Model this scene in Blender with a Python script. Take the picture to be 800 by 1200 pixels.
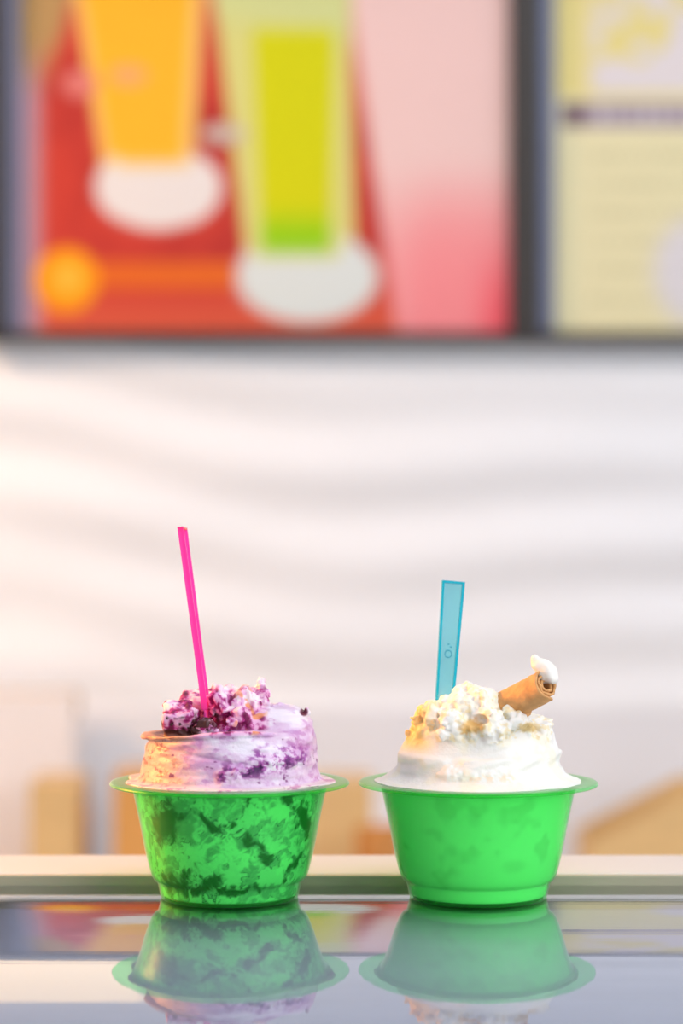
import bpy, bmesh, math, random
import numpy as np
from mathutils import Vector, Matrix

for o in list(bpy.data.objects):
    bpy.data.objects.remove(o)
S = bpy.context.scene
COL = S.collection
MM = 0.001

# ------------------------------------------------------------------ camera
CAM_H = 0.154; CAM_D = 0.967
cam_d = bpy.data.cameras.new('camera')
cam = bpy.data.objects.new('camera', cam_d)
COL.objects.link(cam)
cam.location = (0, -CAM_D, CAM_H)
cam.rotation_euler = (math.pi / 2, 0, 0)
cam_d.sensor_fit = 'HORIZONTAL'
cam_d.sensor_width = 24.0
cam_d.lens = 85.0
cam_d.clip_start = 0.02
cam_d.dof.use_dof = True
cam_d.dof.focus_distance = 0.945
cam_d.dof.aperture_fstop = 5.4
S.camera = cam

# ------------------------------------------------------------------ world, lights, exposure
S.view_settings.view_transform = 'Standard'
S.view_settings.look = 'None'
S.view_settings.gamma = 1.0
S.view_settings.use_curve_mapping = False
S.view_settings.exposure = -0.05
W = bpy.data.worlds.new('world'); S.world = W
W.use_nodes = True
bg = W.node_tree.nodes['Background']
bg.inputs[0].default_value = (0.93, 0.95, 1.0, 1)
bg.inputs[1].default_value = 0.72


def area(name, loc, target, sx, sy, power, colr, spread=180):
    l = bpy.data.lights.new(name, 'AREA')
    l.shape = 'RECTANGLE'; l.size = sx; l.size_y = sy
    l.energy = power; l.color = colr; l.spread = math.radians(spread)
    o = bpy.data.objects.new(name, l); COL.objects.link(o)
    o.location = loc
    o.rotation_euler = (Vector(target) - Vector(loc)).to_track_quat('-Z', 'Y').to_euler()
    return o


# shop-front daylight behind and to the right of the camera
area('shop_window_daylight', (1.95, -1.7, 0.9), (0.1, 0.3, 0.1), 1.8, 1.6, 56, (0.93, 0.96, 1.0))
# ceiling panel above the service aisle (lights the wave wall from above)
area('ceiling_panel_light', (0.3, 0.6, 1.56), (0.3, 1.7, 0.2), 2.6, 0.6, 18.5, (0.88, 0.94, 1.0))
# warm pendant at the left, a little behind the cups
area('warm_pendant_light', (-0.80, 0.20, 0.32), (0.0, 0.0, 0.05), 0.28, 0.28, 2.4, (1.0, 0.44, 0.09), 60)
area('overhead_fill_light', (0.6, -0.55, 1.57), (0.5, -0.45, 0.0), 2.4, 1.0, 16, (0.95, 0.97, 1.0))  # added overhead fill, unseen, brightens the horizontal surfaces and cup rims
# warm wash on the left of the wave wall
area('warm_wall_light', (-1.5, 0.9, 1.2), (-0.75, 2.0, 0.25), 0.4, 0.4, 6.5, (1.0, 0.56, 0.26), 90)


# ------------------------------------------------------------------ helpers
def lin(c):
    return tuple(((v / 255) / 12.92 if v / 255 <= 0.04045 else ((v / 255 + 0.055) / 1.055) ** 2.4) for v in c)


def lin_np(a):
    a = np.clip(np.asarray(a, dtype=np.float64) / 255.0, 0, 1)
    return np.where(a <= 0.04045, a / 12.92, ((a + 0.055) / 1.055) ** 2.4)


def mat(name, colr, rough=0.5, metal=0.0, spec=0.5, noise=None, bump=None, sss=0.0, attr=None, emit=0.0):
    """Principled with optional noise mottling, bump, colour attribute."""
    m = bpy.data.materials.new(name); m.use_nodes = True
    nt = m.node_tree; N = nt.nodes; L = nt.links
    b = N['Principled BSDF']
    b.inputs['Base Color'].default_value = (*colr, 1)
    b.inputs['Roughness'].default_value = rough
    b.inputs['Metallic'].default_value = metal
    b.inputs['Specular IOR Level'].default_value = spec
    tc = N.new('ShaderNodeTexCoord')
    src = None
    if attr:
        a = N.new('ShaderNodeVertexColor'); a.layer_name = attr
        src = a.outputs['Color']
    if noise:
        sc, amt = noise[0], noise[1]
        nz = N.new('ShaderNodeTexNoise'); nz.inputs['Scale'].default_value = sc
        nz.inputs['Detail'].default_value = 5
        mp = N.new('ShaderNodeMapping')
        if len(noise) > 2:
            mp.inputs['Scale'].default_value = noise[2]
        L.new(tc.outputs['Object'], mp.inputs['Vector']); L.new(mp.outputs[0], nz.inputs['Vector'])
        hs = N.new('ShaderNodeHueSaturation')
        mr = N.new('ShaderNodeMapRange')
        mr.inputs['From Min'].default_value = 0.25; mr.inputs['From Max'].default_value = 0.75
        mr.inputs['To Min'].default_value = 1 - amt; mr.inputs['To Max'].default_value = 1 + amt
        L.new(nz.outputs['Fac'], mr.inputs['Value']); L.new(mr.outputs[0], hs.inputs['Value'])
        if src: L.new(src, hs.inputs['Color'])
        else: hs.inputs['Color'].default_value = (*colr, 1)
        src = hs.outputs[0]
    if src:
        L.new(src, b.inputs['Base Color'])
    if emit:
        if src: L.new(src, b.inputs['Emission Color'])
        else: b.inputs['Emission Color'].default_value = (*colr, 1)
        b.inputs['Emission Strength'].default_value = emit
    if bump:
        nz = N.new('ShaderNodeTexNoise'); nz.inputs['Scale'].default_value = bump[0]
        nz.inputs['Detail'].default_value = 6
        L.new(tc.outputs['Object'], nz.inputs['Vector'])
        bp = N.new('ShaderNodeBump'); bp.inputs['Strength'].default_value = bump[1]
        bp.inputs['Distance'].default_value = bump[2]
        L.new(nz.outputs['Fac'], bp.inputs['Height']); L.new(bp.outputs[0], b.inputs['Normal'])
    if sss:
        b.inputs['Subsurface Weight'].default_value = sss
        b.inputs['Subsurface Radius'].default_value = (1.0, 0.8, 0.6)
        b.inputs['Subsurface Scale'].default_value = 0.0015
    return m


def plastic(name, tint, body, body_mix, ior=1.46, rough=0.06, glow=0.0):
    """See-through coloured plastic: tinted transparency + milky body + Fresnel gloss."""
    m = bpy.data.materials.new(name); m.use_nodes = True
    nt = m.node_tree; N = nt.nodes; L = nt.links
    N.remove(N['Principled BSDF']); out = N['Material Output']
    tr = N.new('ShaderNodeBsdfTransparent'); tr.inputs[0].default_value = (*tint, 1)
    df = N.new('ShaderNodeBsdfDiffuse'); df.inputs[0].default_value = (*body, 1)
    tl = N.new('ShaderNodeBsdfTranslucent'); tl.inputs[0].default_value = (*body, 1)
    mm = N.new('ShaderNodeMixShader'); mm.inputs[0].default_value = 0.5
    L.new(df.outputs[0], mm.inputs[1]); L.new(tl.outputs[0], mm.inputs[2])
    m1 = N.new('ShaderNodeMixShader'); m1.inputs[0].default_value = body_mix
    L.new(tr.outputs[0], m1.inputs[1]); L.new(mm.outputs[0], m1.inputs[2])
    gl = N.new('ShaderNodeBsdfGlossy'); gl.inputs['Roughness'].default_value = rough
    fr = N.new('ShaderNodeFresnel'); fr.inputs[0].default_value = ior
    m2 = N.new('ShaderNodeMixShader')
    ge = N.new('ShaderNodeNewGeometry'); mu = N.new('ShaderNodeMath'); mu.operation = 'SUBTRACT'; mu.use_clamp = True
    L.new(fr.outputs[0], mu.inputs[0]); L.new(ge.outputs['Backfacing'], mu.inputs[1])
    L.new(mu.outputs[0], m2.inputs[0]); L.new(m1.outputs[0], m2.inputs[1]); L.new(gl.outputs[0], m2.inputs[2])
    L.new(m2.outputs[0], out.inputs[0])
    return m


def link(name, me, m, parent=None, loc=None, rot=None, smooth=False):
    o = bpy.data.objects.new(name, me); COL.objects.link(o)
    if m is not None:
        me.materials.clear(); me.materials.append(m)
    if parent: o.parent = parent
    if loc is not None: o.location = loc
    if rot is not None: o.rotation_euler = rot
    if smooth:
        me.polygons.foreach_set('use_smooth', np.ones(len(me.polygons), dtype=bool))
    return o


def tag(o, label, cat, group=None):
    o['label'] = label; o['category'] = cat
    if group: o['group'] = group
    return o


def empty(name, loc=(0, 0, 0), rz=0.0):
    o = bpy.data.objects.new(name, None); COL.objects.link(o)
    o.location = loc; o.rotation_euler = (0, 0, rz); o.empty_display_size = 0.02
    return o


def box_mesh(name, lo, hi, bevel=0.0, seg=2):
    bm = bmesh.new()
    bmesh.ops.create_cube(bm, size=1)
    lo = Vector(lo); hi = Vector(hi)
    for v in bm.verts:
        v.co = Vector(((lo[i] + hi[i]) / 2 + v.co[i] * (hi[i] - lo[i])) for i in range(3))
    if bevel:
        bmesh.ops.bevel(bm, geom=list(bm.edges), offset=bevel, segments=seg, affect='EDGES', profile=0.5)
    me = bpy.data.meshes.new(name); bm.to_mesh(me); bm.free()
    return me


def box(name, lo, hi, m, parent=None, bevel=0.0, kind=None):
    o = link(name, box_mesh(name, lo, hi, bevel), m, parent)
    if kind: o['kind'] = kind
    return o


def lathe(name, prof, n, m, parent=None, closed=False, loc=None):
    P = np.array(prof, float)
    k = len(P); th = np.linspace(0, 2 * math.pi, n, endpoint=False)
    V = np.stack([np.outer(np.cos(th), P[:, 0]), np.outer(np.sin(th), P[:, 0]),
                  np.repeat(P[None, :, 1], n, 0)], -1).reshape(-1, 3)
    F = []
    kk = k if closed else k - 1
    for i in range(n):
        a = i * k; b = ((i + 1) % n) * k
        for j in range(kk):
            j2 = (j + 1) % k
            F.append((a + j, b + j, b + j2, a + j2))
    me = bpy.data.meshes.new(name); me.from_pydata(V.tolist(), [], F); me.update()
    bm = bmesh.new(); bm.from_mesh(me); bmesh.ops.remove_doubles(bm, verts=bm.verts, dist=1e-7)
    bmesh.ops.recalc_face_normals(bm, faces=bm.faces); bm.to_mesh(me); bm.free()
    return link(name, me, m, parent, loc, smooth=True)


def smooth_profile(pts, per=6):
    """Catmull-Rom through the points."""
    P = [np.array(p, float) for p in pts]; P = [2 * P[0] - P[1]] + P + [2 * P[-1] - P[-2]]
    out = []
    for i in range(1, len(P) - 2):
        for s in range(per):
            t = s / per
            out.append(tuple(0.5 * ((2 * P[i]) + (-P[i-1] + P[i+1]) * t + (2*P[i-1] - 5*P[i] + 4*P[i+1] - P[i+2]) * t*t
                                    + (-P[i-1] + 3*P[i] - 3*P[i+1] + P[i+2]) * t**3)))
    out.append(tuple(P[-2]))
    return out


def set_colors(me, rgb_lin):
    a = me.color_attributes.new('col', 'FLOAT_COLOR', 'POINT')
    c = np.ones((len(me.vertices), 4), np.float32); c[:, :3] = rgb_lin
    a.data.foreach_set('color', c.ravel())


def sstep(a, b, x):
    t = np.clip((x - a) / (b - a), 0, 1)
    return t * t * (3 - 2 * t)


def mixc(c, k, mask):
    return c * (1 - mask[..., None]) + np.asarray(k, float) * mask[..., None]


_tab = np.random.RandomState(7).rand(64 ** 3).astype(np.float32) * 2 - 1


def vn(x, y, z, seed=0):
    """vectorised value noise in [-1, 1]"""
    x = x + seed * 11.37; y = y + seed * 5.91; z = z + seed * 17.13
    xi = np.floor(x).astype(np.int32); yi = np.floor(y).astype(np.int32); zi = np.floor(z).astype(np.int32)
    fx = (x - xi).astype(np.float32); fy = (y - yi).astype(np.float32); fz = (z - zi).astype(np.float32)
    fx = fx * fx * (3 - 2 * fx); fy = fy * fy * (3 - 2 * fy); fz = fz * fz * (3 - 2 * fz)
    x0 = (xi & 63); x1 = ((xi + 1) & 63); y0 = (yi & 63) << 6; y1 = ((yi + 1) & 63) << 6
    z0 = (zi & 63) << 12; z1 = ((zi + 1) & 63) << 12
    T = _tab
    def lx(b): 
        p = T[x0 + b]; return p + fx * (T[x1 + b] - p)
    a = lx(y0 + z0); b = lx(y1 + z0); c = lx(y0 + z1); d = lx(y1 + z1)
    a += fy * (b - a); c += fy * (d - c)
    return a + fz * (c - a)


def fbm(x, y, z, sc, octv=3, seed=0, gain=0.5):
    s = 0; amp = 1.0; f = 1.0 / sc
    for i in range(octv):
        s = s + amp * vn(x * f, y * f, z * f, seed + i * 3); amp *= gain; f *= 2.03
    return s


def surface_nets(F, org, h):
    inside = F < 0
    nx, ny, nz = F.shape
    c = np.zeros((nx-1, ny-1, nz-1), np.int8)
    for i in (0, 1):
        for j in (0, 1):
            for k in (0, 1):
                c += inside[i:nx-1+i, j:ny-1+j, k:nz-1+k]
    act = (c > 0) & (c < 8)
    idx = np.argwhere(act)
    vid = -np.ones(act.shape, np.int64); vid[act] = np.arange(len(idx))
    acc = np.zeros((len(idx), 3)); cnt = np.zeros(len(idx))
    offs = [(i, j, k) for i in (0, 1) for j in (0, 1) for k in (0, 1)]
    for a in offs:
        for ax in range(3):
            if a[ax]: continue
            b = list(a); b[ax] = 1
            fa = F[idx[:, 0]+a[0], idx[:, 1]+a[1], idx[:, 2]+a[2]]
            fb = F[idx[:, 0]+b[0], idx[:, 1]+b[1], idx[:, 2]+b[2]]
            cr = (fa < 0) != (fb < 0)
            t = np.where(cr, fa / np.where(cr, fa - fb, 1), 0)
            p = np.tile(np.array(a, float), (len(idx), 1)); p[:, ax] += t
            acc[cr] += p[cr]; cnt[cr] += 1
    V = (idx + acc / cnt[:, None]) * h + np.array(org)
    faces = []
    for ax in range(3):
        s0 = [slice(1, -1)] * 3; s0[ax] = slice(0, -1)
        s1 = [slice(1, -1)] * 3; s1[ax] = slice(1, None)
        A = inside[tuple(s0)]; B = inside[tuple(s1)]
        e = np.argwhere(A != B); flip = A[A != B]
        e = e + 1; e[:, ax] -= 1
        u, w = [(1, 2), (2, 0), (0, 1)][ax]
        def cell(du, dw):
            q = e.copy(); q[:, u] += du; q[:, w] += dw
            return vid[q[:, 0], q[:, 1], q[:, 2]]
        q = np.stack([cell(-1, -1), cell(0, -1), cell(0, 0), cell(-1, 0)], 1)
        q[~flip] = q[~flip][:, ::-1]
        faces.append(q)
    return V, np.concatenate(faces)


def mesh_np(name, V, Q):
    me = bpy.data.meshes.new(name)
    me.vertices.add(len(V)); me.vertices.foreach_set('co', V.astype(np.float32).ravel())
    me.loops.add(Q.size); me.loops.foreach_set('vertex_index', Q.astype(np.int32).ravel())
    me.polygons.add(len(Q)); me.polygons.foreach_set('loop_start', np.arange(0, Q.size, Q.shape[1], dtype=np.int32))
    me.update(calc_edges=True); me.validate()
    return me


def grid_mesh(name, X, Y, Z):
    nu, nv = X.shape
    V = np.stack([X, Y, Z], -1).reshape(-1, 3)
    i = np.arange(nu * nv).reshape(nu, nv)
    Q = np.stack([i[:-1, :-1], i[1:, :-1], i[1:, 1:], i[:-1, 1:]], -1).reshape(-1, 4)
    return mesh_np(name, V, Q)


# ================================================================== STRUCTURE
WALL_Y = 2.0
K = (CAM_D + WALL_Y) * 24 / 85 / 800         # metres per photo pixel on the wall
def wx(px): return (px - 400) * K
def wz(py): return CAM_H + (600 - py) * K

FLOOR_Z = -1.20; CEIL_Z = 1.60
m_wall = mat('wall_white_relief', lin((241, 243, 246)), 0.55, noise=(6, 0.012))
m_plain = mat('wall_plain_paint', lin((232, 233, 238)), 0.6, noise=(3, 0.02))
m_floor = mat('floor_tile_grey', lin((150, 148, 145)), 0.4, noise=(5, 0.06))
m_ceil = mat('ceiling_paint', lin((228, 229, 236)), 0.7, noise=(2, 0.015))
# wave-relief back wall: flowing horizontal ridges
xs = np.linspace(-2.2, 2.2, 330); zs = np.linspace(-0.09, CEIL_Z, 420)
XX, ZZ = np.meshgrid(xs, zs, indexing='ij')
ph = 2.2 * np.sin(XX * 4.1 + 0.6) + 1.1 * np.sin(XX * 8.3 + 2.0 + ZZ * 2)
amp = 0.0033 * (1 + 0.35 * np.sin(XX * 3 + ZZ * 7))
YY = WALL_Y - amp * np.sin(ZZ * 2 * math.pi / 0.105 + ph) - 0.002 * np.sin(ZZ * 37 - XX * 6)
w = link('wall_back', grid_mesh('wall_back', XX, YY, ZZ), m_wall, smooth=True); w['kind'] = 'structure'
box('wall_back_lower', (-2.2, WALL_Y - 0.004, FLOOR_Z), (2.2, WALL_Y + 0.10, -0.085), m_plain, kind='structure', bevel=0.003)
box('floor', (-2.2, -3.2, FLOOR_Z - 0.05), (2.2, WALL_Y + 0.1, FLOOR_Z), m_floor, kind='structure')
box('ceiling', (-2.2, -3.2, CEIL_Z), (2.2, WALL_Y + 0.1, CEIL_Z + 0.05), m_ceil, kind='structure')
box('wall_left', (-2.25, -3.2, FLOOR_Z), (-2.2, WALL_Y + 0.1, CEIL_Z), m_plain, kind='structure')
box('wall_right', (2.2, -3.2, FLOOR_Z), (2.25, WALL_Y + 0.1, CEIL_Z), m_plain, kind='structure')

# ================================================================== MENU BOARDS
m_frame = mat('frame_dark_brown', lin((40, 32, 27)), 0.45, noise=(30, 0.08))
m_trim = mat('frame_blue_grey_trim', lin((100, 108, 135)), 0.35, metal=0.2, noise=(20, 0.05))
m_print = mat('backlit_print', (1, 1, 1), 0.5, spec=0.15, attr='col', emit=0.08, noise=(3, 0.01))


def ell(X, Y, cx, cy, rx, ry, s=0.12):
    d = np.sqrt(((X - cx) / rx) ** 2 + ((Y - cy) / ry) ** 2)
    return 1 - sstep(1 - s, 1 + s, d)


def band(v, a, b, s=3.0):
    return sstep(a - s, a + s, v) * (1 - sstep(b - s, b + s, v))


def paint_drinks(X, Y):
    c = np.zeros(X.shape + (3,)) + np.array((208, 66, 52.0))
    n = fbm(X, Y, X * 0, 60, 3, 5)
    c = mixc(c, (182, 52, 46), np.clip(0.4 + n, 0, 1) * band(Y, 60, 310, 40))
    c = mixc(c, (222, 92, 66), sstep(330, 380, Y))
    # left margin of the print
    c = mixc(c, (204, 160, 172), 1 - sstep(38, 62, X))
    c = mixc(c, (188, 150, 96), (1 - sstep(0, 20, X - (78 - Y * 0.28))) * (1 - sstep(40, 130, Y)))
    # pink panel at the right
    edge = 404 + 56 * np.clip(Y / 390, -1.2, 1) ** 1.0
    pk = sstep(-5, 12, X - edge)
    pc = np.zeros_like(c) + np.array((246, 208, 202.0))
    pc = mixc(pc, (253, 138, 142), sstep(170, 370, Y) * sstep(455, 520, X + 0.1 * Y - 20))
    pc = mixc(pc, (252, 150, 154), sstep(180, 320, Y) * 0.7)
    pc = mixc(pc, (252, 100, 112), sstep(270, 380, Y) * sstep(540, 590, X))
    c = c * (1 - pk[..., None]) + pc * pk[..., None]
    # orange drink
    t = np.clip((Y + 420) / 610, 0, 1)
    l = 28 + (128 - 28) * t - 8; r = 262 + (222 - 262) * t + 6
    gl = sstep(-6, 6, X - l) * sstep(-6, 6, r - X) * band(Y, -330, 215, 6)
    c = mixc(c, (253, 206, 118), gl)
    liq = sstep(-6, 6, X - l - 10) * sstep(-6, 6, r - 14 - X) * band(Y, -230, 200, 8)
    c = mixc(c, (255, 190, 44), liq)
    c = mixc(c, (240, 232, 228), ell(X, Y, 187, 222, 72, 50) * sstep(-14, 12, Y - 196 - 0.0))
    c = mixc(c, (240, 232, 228), ell(X, Y, 187, 222, 72, 50) * sstep(36, 50, np.abs(X - 182)))
    # green drink
    t = np.clip((Y + 440) / 740, 0, 1)
    l = 196 + (288 - 196) * t; r = 400 + (416 - 400) * t
    gl = sstep(-6, 6, X - l) * sstep(-6, 6, r - X) * band(Y, -380, 320, 6)
    c = mixc(c, (224, 220, 132), gl)
    c = mixc(c, (216, 222, 150), gl * (1 - sstep(10, 60, Y - (X - 300) * 0.2)))
    l2 = 296 + 12 * np.clip(Y / 300, 0, 1); r2 = 392 - 6 * np.clip(Y / 300, 0, 1)
    liq = sstep(-6, 6, X - l2) * sstep(-6, 6, r2 - X) * band(Y, 40, 296, 12)
    lc = np.zeros_like(c) + np.array((218, 218, 0.0))
    lc = mixc(lc, (140, 212, 20), sstep(235, 295, Y))
    c = c * (1 - liq[..., None]) + lc * liq[..., None]
    foot = ell(X, Y, 360, 326, 84, 54)
    c = mixc(c, (226, 232, 228), foot * np.clip(sstep(296, 312, Y) + sstep(44, 58, np.abs(X - 348)), 0, 1))
    # small print, disc and strip
    c = mixc(c, (228, 128, 120), ell(X, Y, 95, 102, 20, 16, .3)); c = mixc(c, (250, 176, 112), ell(X, Y, 152, 92, 22, 12, .3))
    c = mixc(c, (206, 190, 178), ell(X, Y, 262, 160, 26, 11, .3))
    c = mixc(c, (232, 108, 36), band(Y, 309, 340) * band(X, 100, 275))
    c = mixc(c, (255, 158, 10), ell(X, Y, 80, 330, 38, 38, .06)); c = mixc(c, (255, 190, 60), ell(X, Y, 82, 328, 20, 20, .4))
    return c


def paint_menu(X, Y):
    c = np.zeros(X.shape + (3,)) + np.array((240, 230, 184.0))
    n = fbm(X, Y, X * 0, 55, 3, 9)
    c = mixc(c, (240, 222, 140), band(Y, -600, 118) * 0.85)
    c = mixc(c, (236, 226, 226), band(Y, -600, 112) * sstep(-0.1, 0.25, n + 0.35) * sstep(678, 700, X))
    c = mixc(c, (168, 152, 166), band(Y, 124, 152) * sstep(652, 658, X))
    c = mixc(c, (112, 82, 92), band(Y, 126, 150) * band(X, 660, 682))
    # illegible light dashes in the header and grey lines below
    c = mixc(c, (214, 204, 212), band(Y, 131, 145, 2) * band(X, 690, 1190) * sstep(0.1, 0.5, np.sin(X * 0.36) + 0.5 * np.sin(X * 0.11)))
    for k in range(6):
        y = 182 + 33 * k
        c = mixc(c, (205, 196, 152), band(Y, y, y + 9, 2) * band(X, 690, 900 + 140 * ((k * 37) % 3)) *
                 (0.45 + 0.35 * np.sign(np.sin(X * 0.45 + k * 2))))
    c = mixc(c, (228, 222, 224), ell(X, Y, 815, 320, 52, 62, .3))
    return c


def menu_board(x0, x1, painter, label, group):
    """x0..x1 are photo pixels of the printed area; the board hangs on the wall."""
    top = -28; bot = 391
    r = empty('menu_board', (wx((x0 + x1) / 2), WALL_Y - 0.012, wz(bot)))
    ox, oy, oz = r.location
    yf = WALL_Y - 0.042
    def b(n, a0, a1, z0, z1, d, m, bev=0.002):
        return box(n, (wx(a0) - ox, yf - d - oy, wz(z0) - oz), (wx(a1) - ox, WALL_Y - 0.011 - oy, wz(z1) - oz), m, r, bev)
    b('frame_rail', x0 - 49, x1 + 2, bot + 12, bot, 0.0, m_frame)
    b('frame_rail', x0 - 49, x1 + 2, top, top - 12, 0.0, m_frame)
    b('frame_post', x0 - 49, x0 - 17, bot, top, 0.0, m_frame)
    s = b('trim_strip', x0 - 17, x0, bot, top, -0.004, m_trim); s['label'] = 'blue-grey trim strip inside the dark post'
    b('frame_post', x1, x1 + 2, bot, top, 0.0, m_frame, 0.0005)
    b('back_panel', x0, x1, bot, top, -0.022, m_frame)
    PX, PY = np.meshgrid(np.linspace(x0, x1, 210), np.linspace(bot, top, 150), indexing='ij')
    me = grid_mesh('poster', wx(PX) - ox, PX * 0 + yf + 0.0205 - oy, wz(PY) - oz)
    set_colors(me, 0.86 * lin_np(painter(PX, PY)).reshape(-1, 3))
    p = link('poster', me, m_print, r, smooth=True)
    p['label'] = 'printed backlit menu poster'
    tag(r, label, 'menu board', group)
    return r


menu_board(27, 595, paint_drinks, 'backlit menu board picturing an orange and a green drink on red', 'menu boards on the back wall')
menu_board(647, 1215, paint_menu, 'cream backlit menu board with a grey heading strip and text lines', 'menu boards on the back wall')
# added glowing panel above the boards, out of view, for the reflected warm band
def add_glow_panel(xc, z, ln, h, label):
    r = empty('added_glow_panel', (xc, WALL_Y - 0.012, z))
    box('panel_back', (-ln / 2, -0.03, -h / 2 - 0.004), (ln / 2, 0.0, h / 2 + 0.004), m_casebody0, r, 0.002)
    box('panel_glow', (-ln / 2 + 0.004, -0.036, -h / 2), (ln / 2 - 0.004, -0.03, h / 2), m_warm_glow, r, 0.001)
    return tag(r, label, 'added glow panel')
m_casebody0 = mat('glow_panel_back_white', lin((225, 224, 222)), 0.4)
m_warm_glow = mat('warm_glow_added', (1.0, 0.80, 0.55), 0.5, emit=1.3)
add_glow_panel(-0.75, 1.0, 1.0, 0.28, 'added warm glowing panel above the drinks menu board, unseen, for the reflected band')
# ================================================================== BACK COUNTER AND CARTONS
m_ctop = mat('back_counter_top', lin((214, 208, 204)), 0.4, noise=(12, 0.04))
m_cbody = mat('back_counter_body', lin((205, 203, 202)), 0.5, noise=(4, 0.02))
m_steel = mat('brushed_steel', lin((190, 192, 196)), 0.3, metal=0.9)
BC_Z = -0.30
r = empty('back_counter', (0, 1.76, FLOOR_Z))
box('worktop', (-1.6, -0.25, 0.86), (1.6, 0.235, 0.90), m_ctop, r, 0.003)
box('body', (-1.58, -0.21, 0.08), (1.58, 0.235, 0.86), m_cbody, r)
box('plinth', (-1.58, -0.17, 0.0), (1.58, 0.235, 0.08), m_frame, r)
for i in range(6):
    d = box('door', (-1.575 + i * 0.526, -0.228, 0.10), (-1.055 + i * 0.526, -0.21, 0.85), m_cbody, r, 0.002)
    box('handle', (-1.09 + i * 0.526, -0.245, 0.62), (-1.08 + i * 0.526, -0.228, 0.76), m_steel, d, 0.002)
tag(r, 'pale service counter along the wall behind the cartons', 'counter')

m_kraft = mat('kraft_cardboard', lin((226, 186, 126)), 0.7, noise=(40, 0.05))
m_kraft2 = mat('orange_kraft_cardboard', lin((224, 160, 84)), 0.7, noise=(40, 0.05))
m_tape = mat('packing_tape', lin((206, 168, 112)), 0.25)
m_white = mat('white_card', lin((238, 232, 230)), 0.6, noise=(15, 0.01))
m_wafer_bg = mat('wafer_cone_brown', lin((205, 135, 62)), 0.6, noise=(60, 0.15))


def carton(x, y, wd, dp, h, m, label, rz=0.0, group=None, open_flap=None, cat='carton', name='carton', tape=True):
    r = empty(name, (x, y, BC_Z), rz)
    t = 0.003
    if open_flap is None:
        box('body', (-wd/2, -dp/2, 0), (wd/2, dp/2, h - 0.004), m, r, 0.002)
        for s in (-1, 1):
            box('flap', (-wd/2, min(s*0.001, s*dp/2), h - 0.004), (wd/2, max(s*0.001, s*dp/2), h), m, r, 0.0008)
    else:
        box('body', (-wd/2, -dp/2, 0), (wd/2, -dp/2 + t, h), m, r)
        box('body', (-wd/2, dp/2 - t, 0), (wd/2, dp/2, h), m, r)
        box('body', (-wd/2, -dp/2, 0), (-wd/2 + t, dp/2, h), m, r)
        box('body', (wd/2 - t, -dp/2, 0), (wd/2, dp/2, h), m, r)
        box('base', (-wd/2, -dp/2, 0), (wd/2, dp/2, t), m, r)
        L, ang = open_flap
        f = link('flap', box_mesh('flap', (-L, -dp/2, -t/2), (0, dp/2, t/2), 0.0008), m, r, loc=(-wd/2 + 0.001, 0, h - 0.001), rot=(0, ang, 0))
        link('flap', box_mesh('flap', (-wd/2, 0, -t/2), (wd/2, wd*0.35, t/2), 0.0008), m, r, loc=(0, dp/2 - 0.001, h), rot=(1.1, 0, 0))
    if tape and open_flap is None:
        box('tape', (-wd/2 - 0.0006, -0.022, h - 0.03), (wd/2 + 0.0006, 0.022, h + 0.0006), m_tape, r)
    return tag(r, label, cat, group)


def kx(px, y): return (px - 400) * (CAM_D + y) * 24 / 85 / 800
def kz(py, y): return CAM_H + (600 - py) * (CAM_D + y) * 24 / 85 / 800
def span(a, b, y): return kx((a + b) / 2, y), kx(b, y) - kx(a, y)

g = 'cartons on the back counter'
x, wd = span(34, 92, 1.66); carton(x, 1.72, wd, 0.12, kz(918, 1.66) - BC_Z, m_kraft, 'pale tan carton between white box and orange-brown carton', group=g)
x, wd = span(-30, 86, 1.86); carton(x, 1.91, wd, 0.09, kz(815, 1.86) - BC_Z, m_white, 'tall white carton standing against wall behind the pale tan carton', group=g)
x, wd = span(132, 232, 1.66); carton(x, 1.72, wd, 0.12, kz(908, 1.66) - BC_Z, m_kraft2, 'orange-brown carton behind the cup of purple ice cream', group=g)
x, wd = span(338, 436, 1.70); carton(x, 1.76, wd, 0.12, kz(917, 1.70) - BC_Z, m_kraft, 'wide tan carton behind the gap between the two cups', group=g)
# sloped display tray
yt = 1.68
r = empty('display_tray', (kx(690, yt), yt, BC_Z))
x1_ = kx(815, yt) - kx(690, yt); x2_ = x1_ + 0.16; za = kz(990, yt) - BC_Z; zb_ = kz(926, yt) - BC_Z
def slab(name, pts, y0, y1):
    n = len(pts)
    V = [(x, y0, z) for x, z in pts] + [(x, y1, z) for x, z in pts]
    F = [tuple(range(n)), tuple(range(2 * n - 1, n - 1, -1))] + [(i, i + n, (i + 1) % n + n, (i + 1) % n) for i in range(n)]
    me = bpy.data.meshes.new(name); me.from_pydata(V, [], F); me.update()
    bm = bmesh.new(); bm.from_mesh(me); bmesh.ops.recalc_face_normals(bm, faces=bm.faces); bm.to_mesh(me); bm.free()
    return link(name, me, m_kraft, r)
side = [(0, 0), (x2_, 0), (x2_, zb_), (x1_, zb_), (0.0, za)]
slab('side_panel', side, 0, 0.003); slab('side_panel', side, 0.137, 0.14)
slab('floor_panel', [(0, 0.0005), (x2_, 0.0005), (x2_, 0.004), (0, 0.004)], 0.003, 0.137)
slab('back_panel', [(x2_ - 0.003, 0.004), (x2_, 0.004), (x2_, zb_), (x2_ - 0.003, zb_)], 0.003, 0.137)
slab('front_lip', [(0, 0.004), (0.003, 0.004), (0.003, za), (0, za)], 0.003, 0.137)
tag(r, 'tan cardboard display tray with a sloping side on the back counter', 'tray')
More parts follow.
